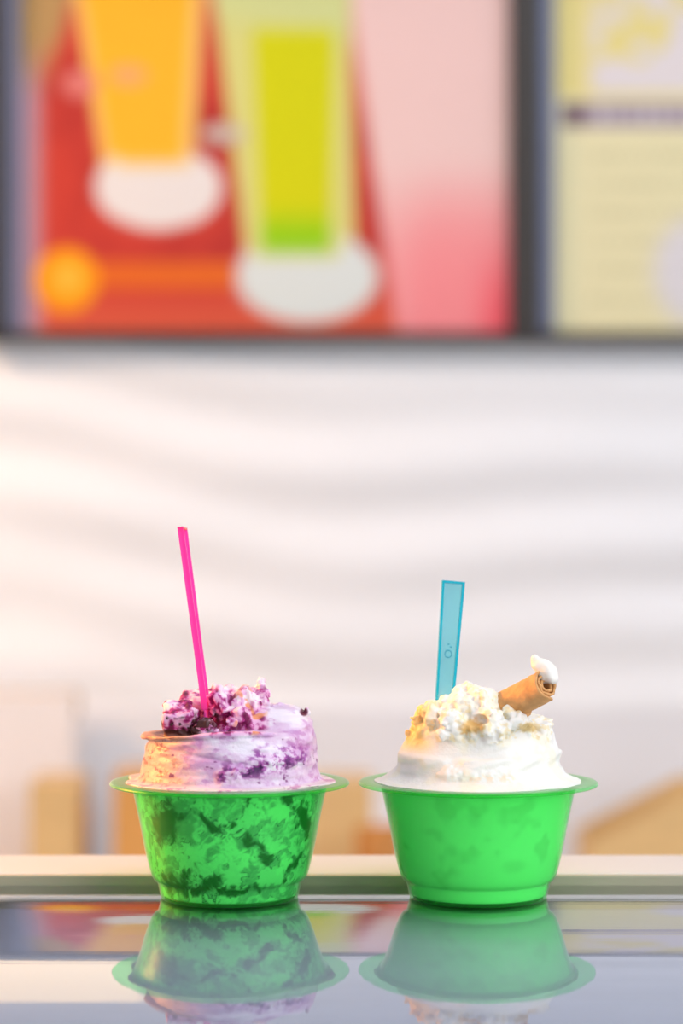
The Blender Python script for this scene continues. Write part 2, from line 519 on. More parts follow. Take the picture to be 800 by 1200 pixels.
# stack of wafer cups in front of the wide carton
yb = 1.60
r = empty('wafer_cup_stack', (kx(444, yb), yb, BC_Z))
for i in range(6):
    rr = 0.026; z0 = i * 0.017
    lathe('wafer_cup', [(0.0, z0), (0.019, z0), (0.027, z0 + 0.034), (0.0255, z0 + 0.034), (0.0175, z0 + 0.003), (0.0, z0 + 0.003)], 24, m_wafer_bg, r)
tag(r, 'stack of brown wafer cups beside the wide tan carton', 'wafer cups')

# ================================================================== DISPLAY CASE WITH CURVED GLASS TOP
RG = 1.0; Y0 = 0.0
def gz(y):
    y = np.asarray(y, float)
    return np.where(y < Y0, -(Y0 - y) ** 2 / (2 * RG), 0.0)

m_glass = bpy.data.materials.new('case_glass'); m_glass.use_nodes = True
nt = m_glass.node_tree; N = nt.nodes; L = nt.links
N.remove(N['Principled BSDF'])
tr = N.new('ShaderNodeBsdfTransparent'); tr.inputs[0].default_value = (0.93, 0.955, 0.96, 1)
gl = N.new('ShaderNodeBsdfGlossy'); gl.inputs['Roughness'].default_value = 0.015; gl.inputs[0].default_value = (0.97, 0.98, 1, 1)
fr = N.new('ShaderNodeFresnel'); fr.inputs[0].default_value = 1.52
mx = N.new('ShaderNodeMixShader')
# both faces of the pane reflect: 2F / (1 + F)
f2 = N.new('ShaderNodeMath'); f2.operation = 'MULTIPLY'; f2.inputs[1].default_value = 2.0
f1 = N.new('ShaderNodeMath'); f1.operation = 'ADD'; f1.inputs[1].default_value = 1.0
fd = N.new('ShaderNodeMath'); fd.operation = 'DIVIDE'
L.new(fr.outputs[0], f2.inputs[0]); L.new(fr.outputs[0], f1.inputs[0]); L.new(f2.outputs[0], fd.inputs[0]); L.new(f1.outputs[0], fd.inputs[1])
# faint streaks along the pane
tc = N.new('ShaderNodeTexCoord'); mp = N.new('ShaderNodeMapping'); mp.inputs['Scale'].default_value = (1.2, 60, 1)
nz = N.new('ShaderNodeTexNoise'); nz.inputs['Scale'].default_value = 3; nz.inputs['Detail'].default_value = 3
bp = N.new('ShaderNodeBump'); bp.inputs['Strength'].default_value = 0.12; bp.inputs['Distance'].default_value = 0.0003
L.new(tc.outputs['Object'], mp.inputs[0]); L.new(mp.outputs[0], nz.inputs['Vector']); L.new(nz.outputs['Fac'], bp.inputs['Height'])
L.new(bp.outputs[0], gl.inputs['Normal'])
L.new(fd.outputs[0], mx.inputs[0]); L.new(tr.outputs[0], mx.inputs[1]); L.new(gl.outputs[0], mx.inputs[2])
L.new(mx.outputs[0], N['Material Output'].inputs[0])

m_liner = mat('case_liner_lavender', lin((194, 195, 213)), 0.5, noise=(2.0, 0.05, (0.6, 14, 1)))
m_rail = mat('rail_satin_aluminium', lin((200, 201, 203)), 0.45, metal=0.0, noise=(8, 0.02, (0.3, 8, 1)))
m_gasket = mat('gasket_olive_grey', lin((165, 160, 138)), 0.4, noise=(8, 0.05))
m_casebody = mat('case_body_white', lin((222, 223, 226)), 0.35)

case = empty('display_case', (0, -0.10, FLOOR_Z))
cz = -FLOOR_Z
def cs(name, X, Y, Z, m, smooth=True):
    return link(name, grid_mesh(name, X, Y + 0.10, Z + cz), m, case, smooth=smooth)
YB = 0.0300                                   # back edge of the glass
def sheet(name, ya, yb, off, thick, m, n=60):
    """curved slab following the glass profile, offset down by off"""
    ys = np.linspace(ya, yb, n); zt = gz(ys) - off
    py = np.concatenate([ys, ys[::-1], ys[:1]]); pz = np.concatenate([zt, zt[::-1] - thick, zt[:1]])
    X, Y = np.meshgrid(np.array([-0.75, 0.75]), py, indexing='ij'); _, Z = np.meshgrid(np.array([-0.75, 0.75]), pz, indexing='ij')
    return cs(name, X, Y, Z, m, smooth=False)
YE = -0.30
ys = np.linspace(YE, YB, 200)
X, Y = np.meshgrid(np.linspace(-0.75, 0.75, 40), ys, indexing='ij')
pane = cs('glass_top', X, Y, gz(Y), m_glass); pane['label'] = 'curved clear glass top'
sheet('added_dark_band', -0.004, YB, 0.004, 0.03, m_gasket)  # added band under the glass, darkens the bright rear reflection zone
sheet('inner_liner', YE, -0.004, 0.004, 0.03, m_liner)
# front of the case
zf = float(gz(YE))
box('front_glass_edge', (-0.75, YE - 0.012 + 0.10, zf - 0.03 + cz), (0.75, YE + 0.10, zf + cz), m_gasket, case, 0.002)
box('body', (-0.74, YE + 0.10, 0.06), (0.74, 0.09 + 0.10, zf - 0.03 + cz), m_casebody, case, 0.004)
box('plinth', (-0.72, YE + 0.13, 0.0), (0.72, 0.07 + 0.10, 0.06), m_frame, case)
box('gasket', (-0.75, YB + 0.10, -0.03 + cz), (0.75, YB + 0.004 + 0.10, 0.0041 + cz), m_gasket, case, 0.0006)
box('rear_rail', (-0.75, YB + 0.004 + 0.10, -0.03 + cz), (0.75, YB + 0.0590 + 0.10, 0.0043 + cz), m_rail, case, 0.0012)
tag(case, 'display case with curved glass top and pale rear rail under the cups', 'display case')

# ================================================================== CUPS
cup_tint = (0.63, 0.998, 0.69)
m_cup = plastic('green_translucent_plastic', cup_tint, lin((40, 252, 75)), 0.13, 1.36, 0.32)
OUT = smooth_profile([(27.4, 0.5), (28.0, 3.4), (28.8, 6.6)], 3) + \
    smooth_profile([(29.9, 7.4), (31.1, 9.4), (32.2, 13.0), (33.8, 19.5), (36.0, 31), (38.2, 41.2), (38.9, 43.8), (40.2, 45.2), (43.2, 45.9), (46.2, 45.8), (47.6, 45.2)], 4)
INN = smooth_profile([(47.9, 45.7), (47.4, 46.4), (46.0, 46.7), (43.0, 46.8), (39.8, 46.2), (38.3, 44.4), (37.5, 41.2), (35.3, 31), (33.1, 19.5), (31.5, 13.2), (30.3, 9.6), (29.4, 8.0)], 4) + \
    smooth_profile([(27.8, 6.6), (27.3, 3.0), (26.6, 1.2)], 3)


def make_cup(x, rz, label):
    z0 = float(gz(-0.027)) * 1000 + 0.3
    prof = [(0.0, 0.9), (24.0, 0.9), (25.0, 0.0), (26.8, 0.0)] + OUT + INN + [(25, 1.5), (0.0, 1.5)]
    prof = [(a * MM, b * MM) for a, b in prof]
    r = empty('ice_cream_cup', (x, 0, z0 * MM), rz)
    lathe('tub', prof, 128, m_cup, r)
    return tag(r, label, 'cup')


CX1 = (269 - 400) * 0.3413 * MM; CX2 = (560 - 400) * 0.3413 * MM
CUPZ = float(gz(-0.027)) + 0.0003
make_cup(CX1, 0.3, 'green translucent plastic tub holding the purple ice cream')
make_cup(CX2, 1.1, 'green translucent plastic tub holding the white ice cream')

# ================================================================== ICE CREAM
m_cream = mat('ice_cream', (1, 1, 1), 0.42, spec=0.35, attr='col', bump=(800, 0.5, 0.0005), sss=0.25)
m_fill = mat('ice_cream_in_tub', (1, 1, 1), 0.5, spec=0.2, attr='col')

INR = [(b, a) for a, b in INN if a < 38.4]
_zz = np.array([b for b, a in INR[::-1]]); _rr = np.array([a for b, a in INR[::-1]])


def filling(parent, painter):
    zs = np.concatenate([np.linspace(1.6, 8, 24), np.linspace(8.2, 44.0, 110)])
    th = np.linspace(0, 2 * math.pi, 560, endpoint=False)
    rad = np.interp(zs, _zz, _rr) - 0.06
    T, Z = np.meshgrid(th, zs, indexing='ij'); Rm = np.repeat(rad[None], len(th), 0)
    X = np.cos(T) * Rm; Y = np.sin(T) * Rm
    n, k = X.shape
    V = np.stack([X, Y, Z], -1).reshape(-1, 3)
    i = np.arange(n * k).reshape(n, k); j = np.roll(i, -1, 0)
    Q = np.stack([i[:, :-1], j[:, :-1], j[:, 1:], i[:, 1:]], -1).reshape(-1, 4)
    c = painter(V[:, 0], V[:, 1], V[:, 2])
    # caps
    V = np.concatenate([V, [[0, 0, zs[0]], [0, 0, zs[-1]]]]); c = np.concatenate([c, c[:1], c[:1]])
    me = mesh_np('filling', V * MM, Q)
    bm = bmesh.new(); bm.from_mesh(me); bm.verts.ensure_lookup_table()
    for a in range(n):
        bm.faces.new((bm.verts[n*k], bm.verts[int(j[a, 0])], bm.verts[int(i[a, 0])]))
        bm.faces.new((bm.verts[n*k+1], bm.verts[int(i[a, -1])], bm.verts[int(j[a, -1])]))
    bm.to_mesh(me); bm.free()
    set_colors(me, lin_np(c))
    return link('filling', me, m_fill, parent, smooth=True)


# ---- SDF toolbox (mm, cup-centred; -y faces the camera)
H = 0.45
GX = np.arange(-50, 50.01, H, dtype=np.float32); GZ = np.arange(41.5, 94, H, dtype=np.float32)
X3, Y3, Z3 = np.meshgrid(GX, GX, GZ, indexing='ij')
R3 = np.sqrt(X3 ** 2 + Y3 ** 2); T3 = np.arctan2(Y3, X3)


def smin(a, b, k):
    h = np.clip(0.5 + 0.5 * (b - a) / k, 0, 1)
    return b + (a - b) * h - k * h * (1 - h)


def smax(a, b, k): return -smin(-a, -b, k)


def ellipsoid(c, r, p=2.0, rot=None):
    x = X3 - c[0]; y = Y3 - c[1]; z = Z3 - c[2]
    if rot is not None:
        M = np.array(rot.to_matrix().transposed())
        x, y, z = (M[i][0] * x + M[i][1] * y + M[i][2] * z for i in range(3))
    d = (np.abs(x / r[0]) ** p + np.abs(y / r[1]) ** p + np.abs(z / r[2]) ** p) ** (1 / p)
    return (d - 1) * min(r)


def add_local(F, c, rad, fn, k=0.6):
    """smooth-union a small shape into F inside its bounding cube only"""
    lo = [np.searchsorted(g, c[i] - rad) for i, g in enumerate((GX, GX, GZ))]
    hi = [np.searchsorted(g, c[i] + rad) for i, g in enumerate((GX, GX, GZ))]
    sl = tuple(slice(max(a, 0), b) for a, b in zip(lo, hi))
    d = fn(X3[sl] - c[0], Y3[sl] - c[1], Z3[sl] - c[2])
    F[sl] = smin(F[sl], d, k)


def crumb(F, c, s, rng, k=0.5, flat=0.6):
    from mathutils import Euler
    M = np.array(Euler((rng.uniform(0, 6.3), rng.uniform(0, 6.3), rng.uniform(0, 6.3))).to_matrix())
    h = (s * rng.uniform(0.6, 1.0), s * rng.uniform(0.5, 1.0), s * rng.uniform(flat * 0.6, 0.9))
    def fn(x, y, z):
        a = [np.abs(M[i][0] * x + M[i][1] * y + M[i][2] * z) - h[i] * 0.7 for i in range(3)]
        q = [np.maximum(v, 0) for v in a]
        return np.sqrt(q[0] ** 2 + q[1] ** 2 + q[2] ** 2) + np.minimum(np.maximum(np.maximum(a[0], a[1]), a[2]), 0) - 0.3 * s
    add_local(F, c, s * 2.2 + 1.5, fn, k)


def cluster(F, c, r, n, smin_, smax_, seed, k=1.1):
    rng = random.Random(seed)
    for _ in range(n):
        while True:
            p = [rng.uniform(-1, 1) for _ in range(3)]
            if sum(v * v for v in p) < 1: break
        crumb(F, [c[i] + p[i] * r[i] for i in range(3)], rng.uniform(smin_, smax_), rng, k)


def zlow(): return np.where(R3 < 37.4, 43.4, 46.5 - np.clip(39.5 - R3, 0, 3) * 1.4)


def photo_z(py): return 154 - (py - 600) * 0.3413 - CUPZ * 1000


def finish(F, parent, name, painter):
    F[[0, -1]] = 1; F[:, [0, -1]] = 1; F[:, :, [0, -1]] = 1
    V, Q = surface_nets(F, (GX[0], GX[0], GZ[0]), H)
    me = mesh_np(name, V * MM, Q)
    # normals for the painter
    nrm = np.zeros(len(V) * 3, np.float32); me.vertices.foreach_get('normal', nrm)
    set_colors(me, lin_np(np.clip(painter(V[:, 0], V[:, 1], V[:, 2], nrm.reshape(-1, 3)), 0, 255)))
    return link(name, me, m_cream, parent, smooth=True)


def front_px(cx, x, y, z):
    """photo pixel of a point on the ice cream (used only to place its ripples)"""
    s = 2833.0 / (967 + y)
    return 400 + (x + cx * 1000) * s, 600 + (154 - z - CUPZ * 1000) * s


# ------------------------------------------------ purple ripple ice cream
ic1 = empty('ice_cream', (CX1, 0, CUPZ))


def paint_fill_purple(x, y, z):
    px, py = front_px(CX1, x, y, z)
    wx_ = fbm(x, y, z, 9, 3, 1) * 5; wz_ = fbm(x, y, z, 9, 3, 4) * 5
    n = fbm(x + wx_, y, z + wz_, 8.0, 4, 2, 0.6)
    n2 = fbm(x + wz_, y, z + wx_, 3.6, 5, 8, 0.68)
    c = np.zeros((len(x), 3)) + np.array((228, 224, 232.0))
    mid = sstep(-0.1, 0.8, n + 0.5 * n2)
    c = mixc(c, (150, 140, 165), mid * 0.8)
    vein = sstep(0.14, 0.0, np.abs(n + 0.3 * n2 - 0.12)) * sstep(-0.2, 0.5, n2 + 0.1)
    c = mixc(c, (80, 50, 92), vein * 0.75)
    def blob(cx, cy, rx, ry, a=0.0):
        dx = px - cx + wx_ * 2.0; dy = py - cy + wz_ * 2.0
        u = dx * math.cos(a) + dy * math.sin(a); v = -dx * math.sin(a) + dy * math.cos(a)
        return (1 - sstep(0.35, 1.25, np.sqrt((u / rx) ** 2 + (v / ry) ** 2) + 0.5 * n2)) * (y < 6)
    for b in ((268, 1000, 30, 26), (322, 946, 34, 18), (245, 945, 18, 10), (232, 1005, 18, 14), (330, 1010, 16, 20)):
        c = mixc(c, (240, 240, 240), blob(*b))
    for b in ((192, 962, 16, 24), (352, 962, 9, 24, -0.2), (250, 966, 30, 6, 0.45), (296, 990, 24, 7, 0.6), (312, 1004, 9, 12),
              (205, 1030, 18, 14), (232, 1038, 26, 8), (280, 1046, 24, 5, -0.2), (345, 1015, 16, 6, -0.8), (285, 932, 10, 4, -0.9), (340, 930, 12, 4)):
        c = mixc(c, (44, 28, 52), blob(*b))
    return c


filling(ic1, paint_fill_purple)
n_lo = vn(X3 / 9, Y3 / 9, Z3 / 9, 3); n_md = vn(X3 / 3.4, Y3 / 3.4, Z3 / 3.4, 5); n_hi = vn(X3 / 1.5, Y3 / 1.5, Z3 / 1.5, 9)

# pressed, spatula-smoothed cone
rad = 36.6 - (Z3 - 47) * 0.20 - 0.6 * np.sin(2 * T3 + 0.6)
top = 65.3 + 0.03 * X3 - 0.05 * Y3
F = smax(R3 - rad, Z3 - top, 2.5)
# spatula steps: oblique layer line across the front
line = Z3 - (62.5 - 0.16 * (X3 + 30))
F += 0.55 * np.exp(-(line / 0.8) ** 2) * (X3 < 18) - 0.5 * sstep(0, 3.0, line)
# smooth hump at the right
hump = ellipsoid((17.5, 1, 59.5), (16.5, 20, 17.5), 3.0)
F = smin(F, hump, 2.5)
hump2 = ellipsoid((4, 6, 60), (16, 22, 17), 2.4)
F = smin(F, hump2, 3.0)
# thin lip around the left and front top edge
lipR = 33.4 + 1.4 * np.exp(-((np.abs(T3) - 2.75) / 0.5) ** 2)
lipz = top + 0.5 + 0.4 * np.sin(3 * T3)
lip = np.sqrt(np.clip(np.abs(R3 - (lipR - 2.0)) - 2.0, 0, None) ** 2 + (Z3 - lipz) ** 2) - 0.85
lip = np.where((X3 < 16) & (Y3 < 22), lip, lip + np.clip(X3 - 16, 0, 30) * 0.15 + np.clip(Y3 - 22, 0, 30) * 0.3)
F = smin(F, lip, 0.8)
# hollow behind the lip at the left front
F = smax(F, -ellipsoid((-20, -17, 68.8), (10.5, 9.5, 3.6)), 0.8)
n_an = vn(X3 / 9, Y3 / 9, Z3 / 2.0, 15) + 0.5 * vn(X3 / 5, Y3 / 5, Z3 / 0.9, 16)
F += 0.28 * n_lo + 0.10 * n_md + 0.42 * n_an
# rough streak low at the front right
pxg, pyg = 400 + (X3 + CX1 * 1000) * 2833 / (967 + Y3), 600 + (154 - Z3) * 2833 / (967 + Y3)
st = np.exp(-((pyg - (911 - 0.27 * np.clip(pxg - 258, 0, 90))) / 11) ** 2) * sstep(248, 262, pxg) * (1 - sstep(345, 372, pxg)) * (Y3 < 0)
F -= st * (1.0 + 0.9 * n_md + 0.8 * n_hi)
# broken chunks on top
Fc = np.full_like(F, 20)
rng = random.Random(5)
crumb(Fc, (-19.5, -15, 72), 6.4, rng, 0.6, 1.0); crumb(Fc, (-16, -14, 73.5), 4.5, rng, 0.6, 1.0)   # left block
cluster(Fc, (-18, -16, 72), (4.5, 4, 3.8), 10, 1.4, 2.6, 1)
crumb(Fc, (-13, 2, 74), 9, rng, 1.5, 1.0); crumb(Fc, (-9, 4, 76), 7, rng, 1.5, 1.0)                 # rounded mass behind
crumb(Fc, (1, -3, 75), 9, rng, 1.0, 1.0); crumb(Fc, (7, -4, 77), 6.5, rng, 1.0, 1.0)                # central heap
cluster(Fc, (1, -7, 78), (7.5, 6, 5.5), 22, 1.8, 3.8, 3)
cluster(Fc, (-4, -1, 81.5), (3.5, 4, 3.2), 8, 1.8, 3.0, 4)
cluster(Fc, (10, -5, 79), (4.5, 4, 3.5), 10, 1.4, 2.8, 5)
cluster(Fc, (12.2, -3, 82.5), (1.2, 1.5, 2.2), 6, 1.2, 2.0, 6)      # pointed sliver
cluster(Fc, (12.9, -3, 86.0), (0.4, 0.6, 1.2), 3, 0.8, 1.1, 26)
cluster(Fc, (15.0, -4, 82.0), (1.8, 1.0, 0.8), 5, 0.8, 1.2, 16)
cluster(Fc, (-7, -20, 69.2), (7, 4, 2.8), 20, 1.0, 2.2, 7)          # dark crumbs at the front
cluster(Fc, (5, -15, 71.5), (5, 4, 4), 12, 1.6, 3.0, 8)
cluster(Fc, (27, -4, 74), (4, 4, 2.0), 6, 1.0, 2.0, 9)
cluster(Fc, (20, -4, 76), (3, 4, 1.4), 5, 0.8, 1.6, 19)
Fc -= 0.85 * n_md + 0.65 * n_hi
F = smin(F, Fc, 1.2)
# melted skirt over the rim
sk = 40.0 + 2.2 * vn(np.cos(T3) * 2.5, np.sin(T3) * 2.5, T3 * 0, 12) + 3.2 * np.exp(-((np.abs(T3) - 2.8) / 0.35) ** 2) + 3.0 * np.exp(-((T3 + 0.25) / 0.3) ** 2)
F = smin(F, np.maximum((R3 - sk) * 0.5, Z3 - 47.35), 2.2)
F = np.maximum(F, zlow() - Z3)


def paint_purple(x, y, z, nr):
    px, py = front_px(CX1, x, y, z)
    n = fbm(x * .45, y * .45, z, 6, 4, 21, 0.6); n2 = fbm(x * .6, y * .6, z, 2.4, 4, 24, 0.65); n3 = fbm(x, y, z, 1.0, 2, 27); n4 = fbm(x, y, z, 3.2, 4, 29, 0.6)
    c = np.zeros((len(x), 3)) + np.array((222, 196, 222.0))
    c = mixc(c, (204, 160, 204), sstep(-0.1, 0.7, n))
    c = mixc(c, (236, 226, 238), sstep(0.1, 0.7, -n))
    c = mixc(c, (190, 128, 184), sstep(0.15, 0.9, n2 + 0.5 * n) * 0.6)
    # crumbled top: magenta ripple, cream and dark crumbs
    crm = sstep(68.0, 69.5, z - 0.02 * y) * (1 - sstep(13, 17, x + 0 * z) * (z < 79))
    t = mixc(np.zeros_like(c) + np.array((228, 176, 212.0)), (164, 36, 118), sstep(-0.2, 0.45, n4 + 0.2 * n))
    t = mixc(t, (112, 18, 74), sstep(0.3, 0.7, n4 + 0.2 * n))
    t = mixc(t, (250, 240, 236), sstep(0.2, 0.6, -n4 + 0.25 * n3) * sstep(70, 80, z) * 0.8 )
    t = mixc(t, (232, 150, 90), sstep(0.35, 0.6, fbm(x, y, z, 4, 2, 41)) * sstep(0, 6, x) * 0.8)
    c = c * (1 - crm[:, None]) + t * crm[:, None]
    c = mixc(c, (250, 238, 244), sstep(82.0, 85.0, z) * 0.6 * (n3 < 0.5))
    # light tan lip, dark hollow
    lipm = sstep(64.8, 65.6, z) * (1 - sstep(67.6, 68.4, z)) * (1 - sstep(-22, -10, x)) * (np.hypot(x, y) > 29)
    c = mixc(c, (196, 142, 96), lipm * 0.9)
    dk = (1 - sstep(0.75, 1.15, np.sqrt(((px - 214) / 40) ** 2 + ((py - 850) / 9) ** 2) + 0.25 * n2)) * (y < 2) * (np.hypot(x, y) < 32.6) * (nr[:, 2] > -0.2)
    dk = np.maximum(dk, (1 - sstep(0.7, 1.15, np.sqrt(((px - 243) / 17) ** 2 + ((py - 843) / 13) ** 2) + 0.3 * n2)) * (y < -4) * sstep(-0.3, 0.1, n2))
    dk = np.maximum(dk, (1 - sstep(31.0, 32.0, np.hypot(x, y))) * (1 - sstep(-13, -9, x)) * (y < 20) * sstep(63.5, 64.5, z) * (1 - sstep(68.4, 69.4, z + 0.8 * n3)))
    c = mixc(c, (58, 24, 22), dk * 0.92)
    # tan towards the left, then ripples, on the lower, pressed part
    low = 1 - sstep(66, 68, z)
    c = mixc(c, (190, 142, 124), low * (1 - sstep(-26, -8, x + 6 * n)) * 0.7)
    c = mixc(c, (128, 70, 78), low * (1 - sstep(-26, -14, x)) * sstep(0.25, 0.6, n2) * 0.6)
    s1 = np.exp(-((py - (911 - 0.27 * np.clip(px - 258, 0, 90))) / 11) ** 2) * sstep(250, 262, px) * (1 - sstep(335, 368, px)) * (y < 0)
    c = mixc(c, (150, 46, 140), np.clip(s1 * sstep(-0.35, 0.25, n2 + 0.4 * n3), 0, 1) * 0.9)
    c = mixc(c, (70, 24, 80), np.clip(s1 * sstep(0.3, 0.7, n2 + 0.4 * n3), 0, 1))
    s2 = np.exp(-((py - 884) / 8) ** 2) * sstep(285, 300, px) * (1 - sstep(350, 366, px)) * (y < 0)
    c = mixc(c, (146, 60, 150), np.clip(s2 * sstep(-0.1, 0.4, n2), 0, 1) * 0.85)
    spk = sstep(0.75, 0.95, fbm(x * .6, y * .6, z, 2.0, 3, 33))
    c = mixc(c, (110, 40, 100), spk * 0.7 * low)
    c = mixc(c, (92, 24, 50), (1 - sstep(0.7, 1.2, np.sqrt(((px - 356) / 5) ** 2 + ((py - 834) / 5) ** 2))) * (y < 12))
    # melted skirt
    skm = (1 - sstep(47.3, 48.3, z))
    c = mixc(c, (238, 214, 212), skm * 0.8)
    c = mixc(c, (190, 90, 150), skm * sstep(0.3, 0.6, n2) * 0.5)
    return c


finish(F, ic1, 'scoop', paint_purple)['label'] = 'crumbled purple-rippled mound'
tag(ic1, 'purple berry-rippled ice cream heaped in green tub with pink spoon', 'ice cream')

# ------------------------------------------------ white ice cream
ic2 = empty('ice_cream', (CX2, 0, CUPZ))


def paint_fill_white(x, y, z):
    n = fbm(x, y, z, 10, 3, 61)
    px, py = front_px(CX2, x, y, z)
    c = np.zeros((len(x), 3)) + np.array((250, 250, 249.0))
    c = mixc(c, (214, 214, 208), sstep(0.25, 0.8, n) * 0.5)
    for cx, cy, rx, ry in ((556, 958, 12, 12), (600, 1015, 14, 8), (530, 1022, 10, 8), (506, 975, 12, 6)):
        c = mixc(c, (186, 180, 176), (1 - sstep(0.3, 1.2, np.hypot((px - cx) / rx, (py - cy) / ry) + 0.4 * n)) * (y < 0) * 0.2)
    return c


filling(ic2, paint_fill_white)
rad = 31.6 - (Z3 - 50) * 0.12 - np.clip(Z3 - 60, 0, 40) * 0.35 - 0.9 * np.sin(3 * T3) + 0.9 * np.sin(T3 * 2 + Z3 * 0.35)
F = smax(R3 - rad, Z3 - (70 + 0.04 * X3), 5.0)
F = smin(F, ellipsoid((1, 0, 60), (26, 26, 20.5), 2.2), 3.0)          # main dome
F = smin(F, ellipsoid((18.5, -4, 56.5), (13.0, 17, 15.0), 2.0), 3.0)    # right shoulder
# spread foot flowing on to the rim
F = smin(F, smax((R3 - (31.8 + 9.6 * np.exp(-np.clip(Z3 - 46.9, 0, 20) / 2.6))) * 0.6, Z3 - 58, 1.0), 2.0)
# smooth scoop-mark hollow at the front left, ledge at the front
F = smax(F, -ellipsoid((-12, -33, 59.5), (4.5, 5.0, 6.5)), 1.2)
F = smax(F, -ellipsoid((-4, -36, 62.5), (16, 4.0, 4.2)), 2.5)
swl = Z3 - 0.28 * X3 - 0.1 * Y3
F += 0.95 * n_lo + 0.15 * n_md + 0.75 * vn(swl / 2.6, Y3 / 14, X3 / 14, 44) * sstep(49, 52, Z3)
# rough curl along the lower front
curl_y = -31.5; 
cu = np.sqrt((Y3 + 31.0 - 0.012 * (X3 + 2) ** 2 * 1.0) ** 2 + (Z3 - 52.4 - 0.02 * X3) ** 2) - 3.1 + np.clip(np.abs(X3 + 1) - 13, 0, 30) * 0.8
cu -= 0.5 * n_hi + 0.6 * n_md
F = smin(F, cu, 0.6)
Fc = np.full_like(F, 20)
rng = random.Random(8)
cluster(Fc, (-23.5, -8, 66), (4.0, 8, 7.5), 60, 1.1, 2.3, 31)        # crumbly left slope
cluster(Fc, (-18.5, -12, 73), (5.0, 8, 4.5), 46, 1.2, 2.5, 32)
for p, q in (((-9, -14, 76), 7.5), ((1, -15, 77), 7.5), ((-11, -22, 71), 6), ((3, -25, 70.5), 6.5), ((12, -19, 71.5), 6.5), ((-4, -8, 78), 7), ((23, -10, 67), 5.5)):
    crumb(Fc, p, q, rng, 1.6, 1.0)
cluster(Fc, (-8, -15, 77), (6, 7, 5.0), 16, 2.0, 3.8, 33)          # top left heap
cluster(Fc, (1, -17, 77.5), (8, 7, 4.0), 16, 2.0, 3.8, 34)
cluster(Fc, (-12, -25, 71), (5, 3, 5), 12, 1.4, 3.0, 35)
cluster(Fc, (4, -27, 69.5), (7, 3, 4.5), 14, 1.4, 3.0, 36)
cluster(Fc, (13, -21, 71), (6, 5, 5.0), 16, 1.5, 3.0, 37)
cluster(Fc, (24, -10, 67), (4, 6, 4), 10, 1.2, 2.4, 38)
cluster(Fc, (21, -16, 62), (7, 6, 6), 9, 2.4, 4.5, 39, 2.5)
Fc -= 0.95 * n_md + 0.75 * n_hi + 0.6 * n_lo + 0.25
F = smin(F, Fc, 2.4)
F = smax(F, -ellipsoid((-2, -29, 73.2), (4.6, 4.5, 2.6)), 0.9)       # caramel pocket
F = smax(F, -ellipsoid((16, -27, 67.5), (4.5, 4, 2.0)), 0.9)
F = np.maximum(F, zlow() - Z3)


def paint_white(x, y, z, nr):
    px, py = front_px(CX2, x, y, z)
    n = fbm(x, y, z, 7, 3, 51); n2 = fbm(x, y, z, 2.4, 3, 54, 0.6)
    c = np.zeros((len(x), 3)) + np.array((241, 238, 231.0))
    c = mixc(c, (246, 238, 214), sstep(0.0, 0.7, n) * 0.6)
    c = mixc(c, (238, 214, 156), sstep(0.35, 0.8, n2 + 0.3 * n) * sstep(62, 66, z) * 0.6)
    def blob(cx, cy, rx, ry): return (1 - sstep(0.5, 1.2, np.hypot((px - cx) / rx, (py - cy) / ry) + 0.3 * n2)) * (y < -6)
    c = mixc(c, (220, 168, 84), blob(553, 852, 16, 9) * 0.8)
    c = mixc(c, (214, 178, 110), blob(620, 853, 14, 6) * 0.85)
    c = mixc(c, (240, 196, 104), (1 - sstep(-25, -17, x + 2 * n)) * sstep(58, 64, z) * 0.75)  # warm lamplight on the left slope, put into the colour
    c = mixc(c, (244, 214, 180), np.exp(-((py - 912) / 5) ** 2) * band(px, 530, 610, 10) * (y < -15) * sstep(-0.2, 0.4, n2) * 0.7)
    return c


finish(F, ic2, 'scoop', paint_white)['label'] = 'crumbly white mound'
del X3, Y3, Z3, R3, T3, F, Fc
tag(ic2, 'white vanilla ice cream heaped in green tub with blue spoon and wafer roll', 'ice cream')

# ================================================================== WAFER ROLL
m_wafer = mat('wafer_roll', lin((214, 158, 98)), 0.65, noise=(260, 0.22), bump=(700, 0.6, 0.0006))
m_dollop = mat('dollop_cream', lin((243, 239, 230)), 0.42, spec=0.35, sss=0.25, bump=(500, 0.2, 0.0004))


def px3(cx, px, py, y):
    """photo pixel at depth y (m) -> world"""
    s = (CAM_D + y) / 2833.0
    return Vector(((px - 400) * s, y, CAM_H + (600 - py) * s))


A = px3(0, 588, 829, -0.013); B = px3(0, 640, 802, -0.028)
ax = (B - A).normalized(); Lw = (B - A).length
wr = empty('wafer_roll', A)
wr.rotation_euler = ax.to_track_quat('Z', 'Y').to_euler()
turns = 2.6; npt = 110; nl = 40
tt = np.linspace(0, 1, npt)
ang = tt * turns * 2 * math.pi + 1.0
rs = 1.7 + tt * 4.5
ll = np.linspace(-0.004, Lw, nl) * 1000
TT, LL = np.meshgrid(np.arange(npt), ll, indexing='ij')
RR = rs[TT]; AA = ang[TT]
jit = 0.22 * vn(RR * np.cos(AA) / 2.0, RR * np.sin(AA) / 2.0, LL / 2.0, 71)
endj = 0.9 * vn(np.cos(AA) * 2.2 + tt[TT] * 3, np.sin(AA) * 2.2, RR * 0, 75) * (LL >= ll[-1] - 1e-6)
def sheetp(off):
    r_ = RR + off + jit
    return np.stack([r_ * np.cos(AA), r_ * np.sin(AA), LL + endj], -1)
P1 = sheetp(0.46); P2 = sheetp(-0.46)
V = np.concatenate([P1.reshape(-1, 3), P2.reshape(-1, 3)])
i1 = np.arange(npt * nl).reshape(npt, nl); i2 = i1 + npt * nl
